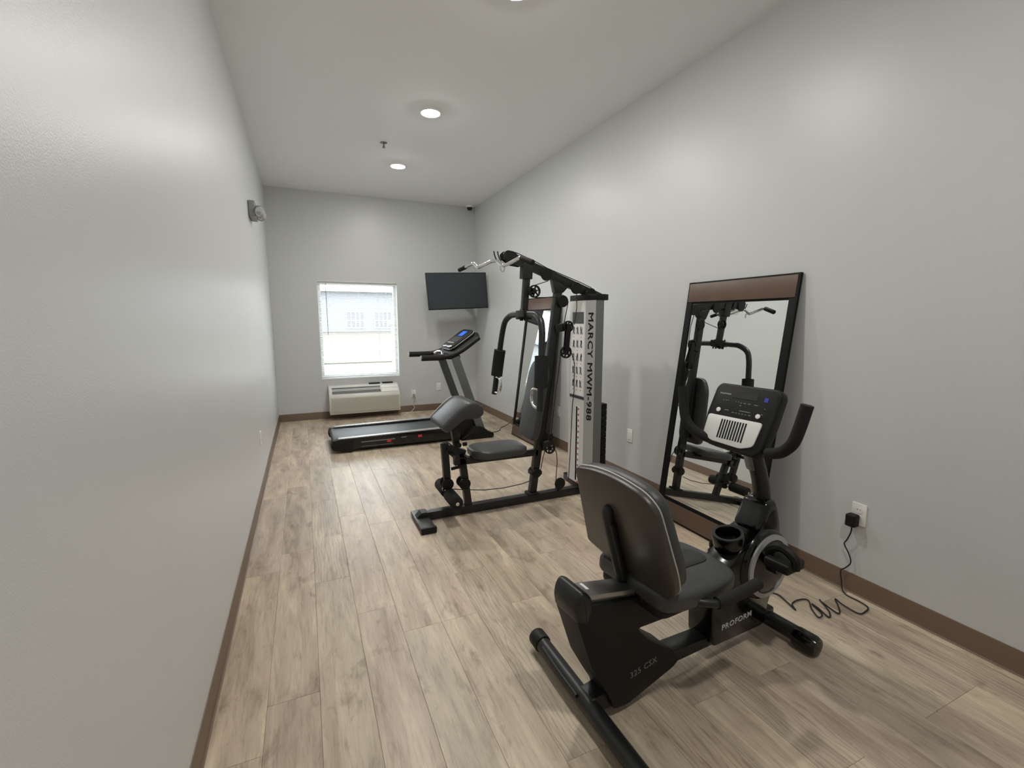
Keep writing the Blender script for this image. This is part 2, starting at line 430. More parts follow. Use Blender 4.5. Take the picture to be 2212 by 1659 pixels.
# ------------------------------------------------------------------ window, blind
wf = MB(); fy0, fy1 = YB + .085, YB + .145
wf.box(WX0, WX0 + .045, fy0, fy1, WZ0, WZ1, .004); wf.box(WX1 - .045, WX1, fy0, fy1, WZ0, WZ1, .004)
wf.box(WX0 + .045, WX1 - .045, fy0, fy1, WZ0, WZ0 + .05, .004); wf.box(WX0 + .045, WX1 - .045, fy0, fy1, WZ1 - .045, WZ1, .004)
win = struct('window_1', wf, M['vinyl_white'])
build('pane', MB().box(WX0 + .045, WX1 - .045, YB + .11, YB + .114, WZ0 + .05, WZ1 - .045), M['glass'], win)
build('window_sill', MB().box(WX0, WX1, YB - .004, YB + .085, WZ0 - .012, WZ0 + .006, .003), M['vinyl_white'], win)
rv = MB(); rv.box(WX0, WX0 + .006, YB - .002, fy0, WZ0, WZ1); rv.box(WX1 - .006, WX1, YB - .002, fy0, WZ0, WZ1); rv.box(WX0, WX1, YB - .002, fy0, WZ1 - .006, WZ1)
build('window_return', rv, M['vinyl_white'], win)

b0 = ((WX0 + WX1) / 2, YB + .045, WZ1)
bl = thing('window_blind', b0, 'white horizontal mini blind with open slats hanging in the window', 'blind')
build('head_rail', MB().box(WX0 + .01, WX1 - .01, YB + .028, YB + .062, WZ1 - .036, WZ1 - .007, .003), M['slat'], bl, b0)
build('bottom_rail', MB().box(WX0 + .012, WX1 - .012, YB + .032, YB + .058, WZ0 + .018, WZ0 + .032, .003), M['slat'], bl, b0)
sm = bmesh.new(); prof = [(-.0125, -.0008), (-.006, .0010), (0, .0016), (.006, .0010), (.0125, -.0008)]
ang = R(8); rows = []
for xx in (WX0 + .014 - b0[0], WX1 - .014 - b0[0]):
    rows.append([sm.verts.new((xx, py * math.cos(ang) - pz * math.sin(ang), py * math.sin(ang) + pz * math.cos(ang))) for py, pz in prof])
for k in range(4): sm.faces.new((rows[0][k], rows[1][k], rows[1][k + 1], rows[0][k + 1]))
bmesh.ops.solidify(sm, geom=list(sm.faces), thickness=.0004)
sme = bpy.data.meshes.new('slat'); sm.to_mesh(sme); sm.free(); sme.materials.append(M['slat'])
z = WZ0 + .052
while z < WZ1 - .045:
    o = bpy.data.objects.new('slat', sme); COL.objects.link(o); o.parent = bl; o.location = (0, 0, z - b0[2]); z += .0213
for k in (.14, .5, .86):
    xx = WX0 + (WX1 - WX0) * k
    lc = MB(); lc.tube([(xx, YB + .032, WZ0 + .03), (xx, YB + .032, WZ1 - .02)], .0007, 4, smooth=False); lc.tube([(xx, YB + .058, WZ0 + .03), (xx, YB + .058, WZ1 - .02)], .0007, 4, smooth=False)
    build('ladder_cord', lc, M['slat'], bl, b0)
build('tilt_wand', MB().tube([(WX0 + .115, YB + .022, WZ1 - .03), (WX0 + .118, YB + .02, WZ1 - .75)], .004, 6, smooth=False), M['ptac_grey'], bl, b0, label='thin grey tilt wand')
build('pull_cord', MB().tube([(WX1 - .28, YB + .02, WZ1 - .03), (WX1 - .281, YB + .015, WZ0 + .1), (WX1 - .283, YB - .012, WZ0), (WX1 - .285, YB - .013, .50)], .0018, 6), M['slat'], bl, b0)

# ------------------------------------------------------------------ packaged air conditioner
p0 = (.765, YB, .09)
ac = thing('air_conditioner', p0, 'cream wall air conditioner under the window with two grilles', 'air conditioner')
yz = lambda pts: [(p[0], p[1]) for p in pts]
def xprism(mb, pts, x0, x1, bev=0):
    return mb.prism(pts, frame_matrix((0, 0, 0), (0, 1, 0), (0, 0, 1), (1, 0, 0)), x0, x1, bev)
AX0, AX1 = .275, 1.25
prof = [(YB, .10), (6.845, .09), (6.838, .10), (6.836, .33), (6.850, .358), (6.93, .425), (7.0, .463), (7.03, .475), (YB, .475)]
build('cabinet', xprism(MB(), prof, AX0, AX1, .006), M['ptac'], ac, p0)
# slanted top face direction
a_ = Vector((0, 6.862, .372)); b_ = Vector((0, 7.0, .466)); dd = (b_ - a_).normalized(); nn = Vector((1, 0, 0)).cross(dd)
fmA = frame_matrix((0, a_.y, a_.z), (1, 0, 0), dd, nn)
gl = build('discharge_grille', MB().prism([(.315, .008), (.985, .008), (.985, .142), (.315, .142)], fmA, -.004, .003, .002), M['ptac_grey'], ac, p0, 'grey louvred discharge grille')
lv = MB()
for k in range(7): lv.prism([(.32, .018 + k * .0175), (.98, .018 + k * .0175), (.98, .024 + k * .0175), (.32, .024 + k * .0175)], fmA, .003, .007)
build('louvre', lv, M['dark_silver'], gl, p0)
build('control_door', MB().prism([(1.0, .006), (1.235, .006), (1.235, .148), (1.0, .148)], fmA, -.002, .0045, .002), M['white'], ac, p0)
M['ptac_panel'] = mat('beige_unit_panel', (186, 185, 174), .5)
fr = build('front_panel', MB().box(AX0 + .025, AX1 - .02, 6.826, 6.84, .118, .325, .004), M['ptac_panel'], ac, p0)
ln = MB()
for k in range(14): ln.box(AX0 + .045, AX1 - .04, 6.8245, 6.827, .132 + k * .013, .1365 + k * .013)
build('air_intake_ribs', ln, M['ptac_panel'], fr, p0)
def remote(x0, x1, y, z, label):
    t = thing('remote_control', ((x0 + x1) / 2, y, z), label, 'remote')
    og = t.location.copy()
    build('case', MB().box(x0, x1, y - .022, y + .022, z, z + .018, .006, 3), M['black_matte'], t, og)
    bt = MB()
    for k in range(9):
        for j in (-.01, 0, .01): bt.box(x0 + .012 + k * .015, x0 + .02 + k * .015, y + j - .003, y + j + .003, z + .017, z + .0205)
    build('buttons', bt, M['dark_silver'], t, og)
remote(.835, .995, 7.045, .4755, 'black remote control lying on the air conditioner, the one nearer its grille middle')
remote(1.03, 1.185, 7.05, .4755, 'black remote control lying on the air conditioner near its control door end')

# cream power cord at the air conditioner
cc = thing('loose_cord', (1.49, YB - .05, 0), 'cream power cord coiled on the floor beside the air conditioner', 'cord')
og = cc.location.copy()
build('plug', MB().box(1.483, 1.517, YB - .045, YB - .0085, .235, .285, .006), M['silver_paint'], cc, og, 'grey plug')
build('cable', MB().tube([(1.50, YB - .03, .237), (1.49, YB - .045, .18), (1.475, YB - .05, .12), (1.50, YB - .055, .08), (1.46, YB - .06, .03), (1.40, YB - .10, .008), (1.31, YB - .16, .006), (1.275, YB - .12, .006), (1.31, YB - .07, .006),
    (1.42, YB - .12, .007), (1.52, YB - .14, .010), (1.60, YB - .10, .008), (1.52, YB - .06, .008), (1.40, YB - .08, .012), (1.30, YB - .11, .012), (1.33, YB - .20, .008), (1.42, YB - .19, .008), (1.46, YB - .12, .016), (1.36, YB - .06, .010), (1.30, YB - .05, .008)], .0045, 8, 6), M['cord_white'], cc, og)

# ------------------------------------------------------------------ television
T0 = Vector((2.045, 6.47, 1.824)); tw, th_ = .90, .513
tyaw, troll = .018, -.048
Rv = Vector((math.cos(tyaw), math.sin(tyaw), 0)); Fv = Vector((math.sin(tyaw), -math.cos(tyaw), 0)); Uv = Vector((0, 0, 1))
tilt = -.06; Uv = (Vector((0, 0, 1)) * math.cos(tilt) + Fv * math.sin(tilt))
Rr = Rv * math.cos(troll) - Uv * math.sin(troll); Ur = Uv * math.cos(troll) + Rv * math.sin(troll); Fr = Ur.cross(Rr) * -1
Fr = Rr.cross(Ur)
if Fr.y > 0: Fr = -Fr
tm_ = frame_matrix(T0, Rr, Ur, Rr.cross(Ur))
sgn = 1 if Rr.cross(Ur).y < 0 else -1
tv = thing('television', (T0.x, T0.y, T0.z), 'black flat television mounted on the wall in the far corner', 'television')
og = tv.location.copy()
rect = lambda a, b2: [(-a, -b2), (a, -b2), (a, b2), (-a, b2)]
build('housing', MB().prism(rect(tw / 2, th_ / 2), tm_, -.03 * sgn, .012 * sgn, .004), M['black_matte'], tv, og)
build('screen', MB().prism(rect(tw / 2 - .010, th_ / 2 - .012), tm_, .011 * sgn, .0135 * sgn), M['screen_black'], tv, og)
bm_ = MB(); bm_.prism(rect(.2, .13), tm_, -.055 * sgn, -.03 * sgn, .01)
build('back_cover', bm_, M['black_matte'], tv, og)
am = MB(); am.bar((2.05, 6.53, 1.83), (2.22, 6.80, 1.83), .05, .03, (0, 0, 1)); am.bar((2.22, 6.80, 1.83), (2.05, 7.06, 1.83), .05, .03, (0, 0, 1)); am.cyl((2.22, 6.80, 1.79), (2.22, 6.80, 1.87), .022)
build('wall_arm', am, M['black'], tv, og)
build('wall_plate', MB().box(1.97, 2.13, YB - .03, YB - .001, 1.70, 1.96, .004), M['black'], tv, og)

# ------------------------------------------------------------------ leaning mirrors
def leaning_mirror(yc, label, half=.405):
    LM = 1.674; xb = 2.290; lean = math.asin(.215 / LM)
    t = thing('leaning_mirror', (xb, yc, 0), label, 'mirror')
    up = Vector((math.sin(lean), 0, math.cos(lean))); n = Vector((-math.cos(lean), 0, math.sin(lean)))   # n faces the room
    fm = frame_matrix((xb, yc, .005), (0, -1, 0), up, n)     # x across (towards the viewer end), y up the mirror
    og = (xb, yc, 0)
    def pr(mb, x0, x1, y0, y1, z0, z1, bev=.002): return mb.prism([(x0, y0), (x1, y0), (x1, y1), (x0, y1)], fm, z0, z1, bev)
    T = .020; W = half
    build('side_rail', pr(MB(), -W, -W + .048, 0.0, LM, -T, 0), M['mirror_frame'], t, og)
    build('side_rail', pr(MB(), W - .048, W, 0.0, LM, -T, 0), M['mirror_frame'], t, og)
    for nm, a, b2 in (('top_band', LM - .150, LM), ('bottom_band', 0.0, .150)):
        bk = build('cross_rail', pr(MB(), -W + .048, W - .048, a, b2, -T, -.003), M['mirror_frame'], t, og)
        build(nm, pr(MB(), -W + .012 , W - .012, a + .012, b2 - .022 if nm == 'bottom_band' else b2 - .012, -.004, .004), M['brown_wood'], bk, og, 'brown wooden band')
    build('mirror_glass', pr(MB(), -W + .046, W - .046, .145, LM - .145, -.012, -.008, 0), M['mirror'], t, og)
    build('backing_board', pr(MB(), -W + .02, W - .02, .02, LM - .02, -T - .004, -.0125, 0), M['black_matte'], t, og)
    return t
leaning_mirror(2.123, 'tall leaning mirror with brown bands right behind the exercise bike')
leaning_mirror(4.73, 'tall leaning mirror with brown bands behind the home gym, farther one')

# ------------------------------------------------------------------ treadmill
TY = 5.10
tg = (1.05, 5.47, 0)
tr = thing('treadmill', tg, 'black folding treadmill with grey uprights and blue display, in front of the window', 'treadmill')
def tp(name, b, m, parent=tr, label=None): return build(name, b, m, parent, tg, label)
# side rails
for (va, vb, nm) in ((0, .085, 1), (.625, .71, 0)):
    ya, yb = TY + va, TY + vb
    rl = tp('side_rail', MB().xz(rounded([(.30, .035), (1.62, .03), (1.62, .165), (.30, .150)], .012, 3), ya, yb, .006), M['black_gloss'])
    tp('foot_rail', MB().bar((.27, (ya + yb) / 2, .153), (1.50, (ya + yb) / 2, .168), .07, .010), M['silver_paint'], rl, 'silver foot rail top')
    ec = tp('end_cap', MB().xz(rounded([(.195, .075), (.215, .035), (.40, .005), (.42, .02), (.42, .145), (.30, .152), (.21, .14)], .015, 4), ya - .006, yb + .006, .008), M['black_matte'], rl)
near = None
# decals on the near rail
dk = MB(); dk.box(.50, .86, TY - .0015, TY + .001, .098, .110, .0); dk.box(.93, .99, TY - .0015, TY + .001, .108, .118, 0); dk.box(.50, .84, TY - .0015, TY + .001, .052, .057)
tp('stripe_decal', dk, M['dark_silver'])
for uu, zz in ((.795, .088), (1.14, .108)):
    tp('warning_sticker', MB().box(uu - .022, uu + .022, TY - .002, TY + .001, zz - .014, zz + .014), M['red'], label='red warning sticker')
tp('rear_roller', MB().cyl((.235, TY + .085, .112), (.235, TY + .625, .112), .026, 16), M['black'])
tp('running_belt', MB().xz(rounded([(.215, .09), (1.60, .09), (1.60, .140), (.215, .140)], .024, 5), TY + .095, TY + .615, .001), M['belt'])
tp('deck', MB().box(.32, 1.58, TY + .086, TY + .624, .098, .128, .003), M['black_matte'])
hood = [(1.50, .03), (1.94, .03), (1.93, .12), (1.86, .215), (1.72, .250), (1.58, .225), (1.50, .155)]
tp('motor_hood', MB().xz(rounded(hood, .03, 5), TY + .05, TY + .66, .02, 3), M['black_matte'])
for v0 in (.0, .66):
    yy = TY + v0 + .025
    ft = tp('base_foot', MB().xz(rounded([(1.62, .0), (2.03, .0), (2.03, .035), (1.90, .14), (1.78, .16), (1.70, .07)], .015, 4), yy - .045, yy + .045, .008), M['black_matte'])
    tp('upright', MB().bar((1.575, yy, .985), (1.885, yy, .10), .042, .095, (0, 1, 0), .008), M['tm_grey'])
    tp('wheel', MB().cyl((2.0, yy - .05, .035), (2.0, yy + .05, .035), .034, 18, .004), M['black_gloss'], ft)
tp('base_crossbar', MB().bar((1.83, TY + .03, .05), (1.83, TY + .68, .05), .06, .05, (1, 0, 0)), M['black'])
# handrails: horizontal grip, then sweeping up beside the console
for v0 in (.025, .685):
    yy = TY + v0; yi = TY + (.09 if v0 < .3 else .62)
    hb = tp('handrail', MB().tube([(1.19, yy, .985), (1.30, yy, .985), (1.44, yy, .988), (1.55, yy, 1.01), (1.66, yy, 1.06), (1.78, yy, 1.14), (1.87, yy, 1.205)], .028, 12), M['black_matte'])
    tp('grip', MB().tube([(1.185, yy, .985), (1.24, yy, .985), (1.38, yy, .985), (1.44, yy, .988)], .033, 14), M['foam'], hb)
    tp('grip_end', MB().cyl((1.176, yy, .985), (1.186, yy, .985), .030, 14), M['dark_silver'], hb)
# console body
cdir = Vector((.29, 0, .205)).normalized(); cn = Vector((-cdir.z, 0, cdir.x))
cm = frame_matrix((1.575, TY + .355, 1.085), cdir, (0, 1, 0), cdir.cross(Vector((0, 1, 0))))
outl = rounded([(-.02, -.17), (.03, -.22), (.30, -.235), (.345, -.17), (.355, .17), (.30, .235), (.03, .22), (-.02, .17)], .03, 4)
lowr = rounded([(-.06, -.29), (.10, -.31), (.33, -.30), (.37, -.2), (.37, .2), (.33, .30), (.10, .31), (-.06, .29)], .03, 4)
tp('console_tray', MB().prism(lowr, cm, -.085, -.040, .012, 3), M['black_matte'])
cons = tp('console', MB().prism(outl, cm, -.045, .012, .010, 3), M['black_matte'])
tp('console_trim', MB().tube([cm @ Vector((p[0], p[1], -.012)) for p in outl], .006, 6, smooth=False, closed=True), M['silver_paint'], cons, 'silver trim line')
tp('display', MB().prism([(.215, -.075), (.305, -.075), (.305, .075), (.215, .075)], cm, .011, .0145), M['blue_lcd'], cons, 'blue display')
tp('key_panel', MB().prism(rounded([(.10, -.16), (.195, -.16), (.195, .16), (.10, .16)], .01, 3), cm, .011, .0135), M['vinyl_pad'], cons)
tp('tablet_ledge', MB().prism([(.065, -.12), (.082, -.12), (.082, .12), (.065, .12)], cm, .011, .022, .003), M['silver_paint'], cons)
tp('speaker_trim', MB().tube([cm @ Vector(q) for q in [(.02, -.19, .012), (.0, -.10, .014), (.01, 0, .014), (.0, .10, .014), (.02, .19, .012)]], .009, 8), M['chrome'], cons)
tp('pulse_bar', MB().tube([(1.47, TY + .18, 1.005), (1.49, TY + .26, 1.03), (1.50, TY + .355, 1.035), (1.49, TY + .45, 1.03), (1.47, TY + .53, 1.005)], .016, 10), M['chrome'])
tp('crossbar', MB().bar((1.56, TY + .02, .985), (1.56, TY + .69, .985), .16, .05, (1, 0, 0), .015), M['black_matte'])
tc_ = thing('loose_cord', (2.2, 5.3, 0), 'black power cord running from the treadmill to the farther leaning mirror', 'cord')
build('cable', MB().tube([(2.02, 5.28, .03), (2.06, 5.30, .006), (2.12, 5.31, .005), (2.22, 5.36, .005), (2.30, 5.50, .005), (2.37, 5.52, .02), (2.44, 5.48, .08), (2.50, 5.42, .2), (2.518, 5.3, .36)], .0045, 8), M['cord_black'], tc_, tc_.location.copy())
build('plug', MB().box(2.496, 2.529, 5.272, 5.30, .345, .385, .005), M['cord_black'], tc_, tc_.location.copy())

# ------------------------------------------------------------------ home gym (runs across the room at y = 3.10)
GY = 3.10
gg = (1.40, GY, 0)
gym = thing('home_gym', gg, 'black multi-station home gym with grey weight tower, press arms and lat bar', 'exercise machine')
def gp(name, b, m, parent=gym, label=None): return build(name, b, m, parent, gg, label)
beam = gp('base_beam', MB().box(.70, 2.12, GY - .03, GY + .03, .008, .064, .005), M['black'])
ft = MB(); ft.bar((.685, GY - .21, .022), (.685, GY + .12, .022), .10, .028, (1, 0, 0), .006)
ft.xz([(.64, .03), (.76, .03), (.72, .07), (.68, .07)], GY - .035, GY + .035, .004)
gp('front_foot', ft, M['black'])
gp('rubber_cap', MB().box(.632, .738, GY - .235, GY - .205, .004, .046, .008), M['black_matte'])
rf = gp('rear_foot', MB().bar((2.07, GY - .24, .036), (2.07, GY + .34, .036), .06, .056, (1, 0, 0), .005), M['black'])
# front post, seat beam, seat
gp('front_post', MB().bar((1.035, GY, .05), (.985, GY, .46), .05, .05, (0, 1, 0)), M['black'])
cl_ = MB(); cl_.cyl((1.0, GY - .045, .235), (1.0, GY - .026, .235), .042, 20, .003); cl_.cyl((1.0, GY + .026, .235), (1.0, GY + .045, .235), .042, 20, .003)
gp('post_bumper', cl_, M['black_matte'])
gp('seat_beam', MB().bar((.93, GY, .40), (1.60, GY, .395), .05, .05, (0, 1, 0)), M['black'])
gp('adjustment_lever', MB().bar((.90, GY - .03, .358), (1.0, GY - .03, .372), .012, .022), M['black_matte'])
seat_o = rounded([(1.05, -.085), (1.13, -.155), (1.42, -.145), (1.47, -.10), (1.47, .10), (1.42, .145), (1.13, .155), (1.05, .085)], .045, 5)
gp('seat', MB().prism(seat_o, frame_matrix((0, GY, 0), (1, 0, 0), (0, 1, 0), (0, 0, 1)), .425, .482, .017, 3), M['vinyl_pad'])
gp('seat_plate', MB().box(1.10, 1.44, GY - .09, GY + .09, .405, .428, .003), M['black'])
# leg developer
hinge = MB(); hinge.cyl((.895, GY - .06, .515), (.895, GY + .06, .515), .024, 14); hinge.bar((.87, GY, .50), (1.01, GY, .45), .05, .06, (0, 1, 0))
hinge.cyl((.90, GY - .17, .475), (.90, GY - .02, .475), .014, 12); hinge.cyl((.90, GY - .185, .475), (.90, GY - .15, .475), .017, 12)
hinge.cyl((1.0, GY - .13, .44), (1.0, GY, .44), .017, 12)
gp('hinge_bracket', hinge, M['black'])
la = gp('leg_arm', MB().bar((.862, GY, .545), (.880, GY, .215), .045, .05, (0, 1, 0)), M['black'])
cb = MB(); cb.cyl((.875, GY - .04, .25), (.875, GY - .024, .25), .042, 20, .003); cb.cyl((.875, GY + .024, .25), (.875, GY + .04, .25), .042, 20, .003)
gp('arm_bumper', cb, M['black_matte'], la)
for s_ in (-1, 1):
    gp('foam_roller', MB().cyl((.885, GY + s_ * .03, .172), (.885, GY + s_ * .215, .172), .045, 22, .006), M['foam'])
gp('roller_axle', MB().cyl((.885, GY - .225, .172), (.885, GY + .225, .172), .013, 12), M['chrome'])
gp('low_eyelet', MB().tube([(.853 + .012 * math.cos(a), GY, .205 + .012 * math.sin(a)) for a in [k * PI / 4 for k in range(8)]], .003, 6, closed=True), M['chrome'])
# preacher curl pad
gp('curl_post', MB().bar((.955, GY, .50), (.925, GY, .70), .045, .045, (0, 1, 0)), M['black'])
kn = MB(); kn.cyl((.955, GY - .06, .53), (.955, GY - .02, .53), .018, 8, .003); kn.cyl((1.0, GY, .52), (1.03, GY, .52), .014, 8, .003)
gp('adjustment_knob', kn, M['black_matte'])
cpd = Vector((.20, 0, .155)).normalized(); cpn = Vector((-cpd.z, 0, cpd.x))
cpm = frame_matrix((.805, GY, .680), cpd, (0, 1, 0), cpd.cross(Vector((0, 1, 0))))
# profile in (along, normal): flat pad with a rolled, thicker upper end
cprof = rounded([(.0, .0), (.01, -.045), (.17, -.055), (.235, -.115), (.285, -.118), (.315, -.075), (.30, -.02), (.255, .022), (.18, .03), (.02, .02)], .02, 4)
cpf = frame_matrix((.805, GY, .680), cpd, cpn, cpd.cross(cpn))
gp('curl_pad', MB().prism(cprof, cpf, -.175, .175, .018, 3), M['vinyl_pad'])
gp('pad_edge_highlight', MB().tube([cpf @ Vector((q[0], q[1], -.168)) for q in [(.015, .018), (.10, .028), (.18, .032), (.24, .026)]], .004, 6), M['piping'])  # highlight along the pad's far edge, modelled as a pale line
# upright
gp('rear_upright', MB().bar((1.556, GY, .05), (1.775, GY, 1.69), .05, .055, (0, 1, 0), .005), M['black'])
ub = MB()
for s_ in (-1, 1): ub.cyl((1.582, GY + s_ * .028, .236), (1.582, GY + s_ * .045, .236), .036, 16, .003)
ub.box(1.54, 1.625, GY - .04, GY + .04, .22, .25, .004); gp('low_pulley_bracket', ub, M['black_matte']); gp('upright_foot_plate', MB().box(1.515, 1.60, GY - .045, GY + .045, .060, .078, .003), M['black_matte'])

# backrest
bd = Vector((.10, 0, .56)).normalized()
bfm = frame_matrix((1.555, GY + .10, .485), (0, 1, 0), bd, Vector((0, 1, 0)).cross(bd))
bo = rounded([(-.17, .03), (-.11, 0), (.09, 0), (.15, .03), (.15, .48), (.08, .60), (-.10, .60), (-.17, .48)], .05, 5)
bfm = frame_matrix((1.548, GY + .0, .505), (0, 1, 0), bd, Vector((0, 1, 0)).cross(bd))
bo = rounded([(-.11, 0), (.11, 0), (.135, .06), (.13, .50), (.08, .60), (-.08, .60), (-.13, .50), (-.135, .06)], .05, 5)
gp('backrest', MB().prism(bo, bfm, -.055, .0, .016, 3), M['vinyl_pad'])
gp('backrest_plate', MB().prism([(-.03, .05), (.03, .05), (.03, .55), (-.03, .55)], bfm, 0, .05, .003), M['black'])
# boom
bs, be = Vector((1.335, GY, 1.864)), Vector((2.14, GY, 1.582))
boom = gp('top_boom', MB().bar(bs, be, .05, .062, (0, 1, 0), .005), M['black'])
bdir = (be - bs).normalized(); bup = Vector((-bdir.z, 0, bdir.x))
if bup.z < 0: bup = -bup
sl = MB(); sl.bar((1.505, GY, 1.83), (1.498, GY, 1.70), .064, .078, (0, 1, 0), .006); 
gp('arm_sleeve', sl, M['black'])
gs = MB(); gs.xz([(1.71, 1.70), (1.84, 1.65), (1.80, 1.61), (1.73, 1.61)], GY - .028, GY + .028, .003)
gp('gusset', gs, M['black'])
nose = MB()
for s_ in (-1, 1): nose.xz(rounded([(1.305, 1.868), (1.31, 1.84), (1.37, 1.795), (1.46, 1.785), (1.45, 1.835), (1.39, 1.885), (1.335, 1.892)], .012, 3), GY + s_ * .034 - .003, GY + s_ * .034 + .003)
gp('nose_bracket', nose, M['black'])
# press arm
hang = gp('press_hanger', MB().bar((1.507, GY, 1.76), (1.482, GY, 1.445), .042, .045, (0, 1, 0)), M['black'])
pb = MB(); pb.box(1.445, 1.52, GY - .075, GY + .065, 1.425, 1.475, .006)
for yy in (-.06, -.02, .02, .05): pb.cyl((1.48, GY + yy, 1.40), (1.48, GY + yy, 1.487), .007, 8)
pb.box(1.43, 1.54, GY - .02, GY + .03, 1.410, 1.428, .003)
gp('arm_clamp', pb, M['black_matte'])
for s_ in (-1, 1):
    pts = [(1.48, GY + s_ * .05, 1.447), (1.478, GY + s_ * .13, 1.447), (1.476, GY + s_ * .22, 1.440), (1.466, GY + s_ * .30, 1.40), (1.458, GY + s_ * .335, 1.33), (1.447, GY + s_ * .355, 1.22), (1.435, GY + s_ * .375, 1.08), (1.415, GY + s_ * .40, .86), (1.407, GY + s_ * .405, .80)]
    arm = gp('press_arm', MB().tube(pts, .023, 14), M['black'])
    gp('foam_pad', MB().tube([(1.443, GY + s_ * .362, 1.165), (1.433, GY + s_ * .378, 1.06), (1.424, GY + s_ * .390, .955)], .047, 20, smooth=False), M['foam'], arm)
    gp('hand_grip', MB().tube([(1.418, GY + s_ * .39, .940), (1.416, GY + s_ * .335, .945), (1.412, GY + s_ * .285, .925), (1.410, GY + s_ * .275, .87), (1.408, GY + s_ * .315, .825), (1.408, GY + s_ * .40, .818)], .0115, 10), M['chrome'], arm, 'chrome hand grip')
# pulleys
def pulley(mb, u, y, z_, r=.046, wd=.018):
    o = (u, y - wd / 2, z_)
    mb.lathe([(r * .78, 0), (r, 0), (r * .93, wd * .5), (r, wd), (r * .78, wd), (r * .78, 0)], o, (0, 1, 0), 26)
    mb.cyl((u, y - wd * .5, z_), (u, y + wd * .5, z_), r * .36, 14); mb.cyl((u, y - wd * .8, z_), (u, y + wd * .8, z_), r * .14, 8)
    for k in range(6):
        a = k * PI / 3 + .3; c, s2 = math.cos(a), math.sin(a)
        mb.bar((u + c * r * .3, y, z_ + s2 * r * .3), (u + c * r * .84, y, z_ + s2 * r * .84), wd * .7, r * .17, (0, 1, 0), 0)
    return mb
PY = GY - .045
for (u, zz, r_) in ((1.546, 1.612, .046), (1.834, 1.357, .043), (1.818, 1.163, .047), (1.687, .424, .044)):
    gp('pulley', pulley(MB(), u, PY, zz, r_), M['black_matte'])
for (u, zz) in ((1.648, 1.735), (1.905, 1.645), (2.035, 1.605), (1.362, 1.83), (1.788, 1.545), (1.787, .125)):
    gp('pulley', MB().lathe([(0, 0), (.044, 0), (.039, .008), (.044, .016), (0, .016)], (u, GY - .046 , zz), (0, 1, 0), 22), M['black_matte'])
pk = MB()
pk.bar((1.834, PY - .014, 1.357), (1.818, PY - .014, 1.163), .004, .036, (0, 1, 0), .001, .02); pk.bar((1.834, PY + .014, 1.357), (1.818, PY + .014, 1.163), .004, .036, (0, 1, 0), .001, .02)
gp('double_pulley_block', pk, M['black_matte'])
gp('pulley_bracket', MB().bar((1.73, PY + .02, 1.34), (1.835, PY + .02, 1.357), .03, .06, (0, 1, 0)), M['black'])
gp('pulley_bracket', MB().bar((1.50, PY + .02, 1.612), (1.55, PY + .02, 1.612), .02, .05, (0, 1, 0)), M['black'])
gp('pulley_bracket', MB().bar((1.62, PY, .45), (1.70, PY, .47), .03, .04, (0, 1, 0)), M['black'])
gp('pulley_bracket', MB().bar((1.787, GY - .015, .06), (1.787, GY - .015, .13), .06, .03, (0, 1, 0)), M['black'])
gp('pulley_yoke', MB().bar((1.690, PY, .455), (1.695, PY, .54), .022, .028, (0, 1, 0)), M['black_matte'])
# cables
def cable(pts, r=.0032): gp('cable', MB().tube([(p[0], PY if len(p) == 2 else p[1], p[-1]) for p in pts], r, 6, 5, smooth=False), M['cord_black'])
cable([(1.33, 1.885), (1.40, 1.876), (1.54, 1.828), (1.648, 1.781), (1.93, 1.69), (2.035, 1.651)])
cable([(1.556, 1.658), (1.66, 1.69)]); cable([(1.55, 1.567), (1.74, 1.575), (1.79, 1.59)])
cable([(1.832, 1.545), (1.815, 1.46), (1.793, 1.36)]); cable([(1.90, GY - .05, 1.60), (1.905, GY - .05, 1.50), (1.885, GY - .05, 1.37)][::1])
cable([(1.864, 1.163), (1.895, 1.08), (1.897, .85), (1.885, .76), (1.872, .38), (1.86, .14)])
cable([(1.772, 1.163), (1.755, 1.0), (1.735, .88), (1.70, .54)])
cable([(1.645, .41), (1.63, .36), (1.605, .24), (1.58, .20)]); cable([(1.731, .41), (1.748, .38), (1.755, .30), (1.748, .20), (1.745, .13)])
cable([(1.56, .195), (1.45, .172), (1.30, .163), (1.15, .170), (1.0, .195), (.90, .215)])
# lat bar with grips
lb = [(1.166, 3.505, 1.809), (1.198, 3.377, 1.831), (1.212, 3.323, 1.792), (1.253, 3.157, 1.822), (1.269, 3.092, 1.819), (1.288, 3.019, 1.774), (1.330, 2.851, 1.813), (1.336, 2.828, 1.808), (1.359, 2.732, 1.771)]
def softpath(P, k=.22):
    out = [Vector(P[0])]
    for a, b2, c in zip(P, P[1:], P[2:]):
        a, b2, c = Vector(a), Vector(b2), Vector(c); out += [b2.lerp(a, k), b2.lerp(a, k * .3).lerp(b2.lerp(c, k * .3), .5), b2.lerp(c, k)]
    return out + [Vector(P[-1])]
bar_ = gp('lat_bar', MB().tube(softpath(lb), .0125, 12, smooth=False), M['chrome'], label='chrome lat pulldown bar')
gp('rubber_grip', MB().cyl((1.148, 3.582, 1.796), (1.17, 3.49, 1.811), .0165, 14, .004), M['foam'], bar_)
gp('rubber_grip', MB().cyl((1.334, 2.832, 1.810), (1.363, 2.716, 1.768), .0185, 14, .004), M['foam'], bar_)
gp('carabiner', MB().tube([(1.285, 3.05, 1.805), (1.280, 3.062, 1.775), (1.285, 3.055, 1.745), (1.295, 3.04, 1.74), (1.300, 3.035, 1.765), (1.295, 3.04, 1.80)], .003, 6, closed=True), M['chrome'], bar_)
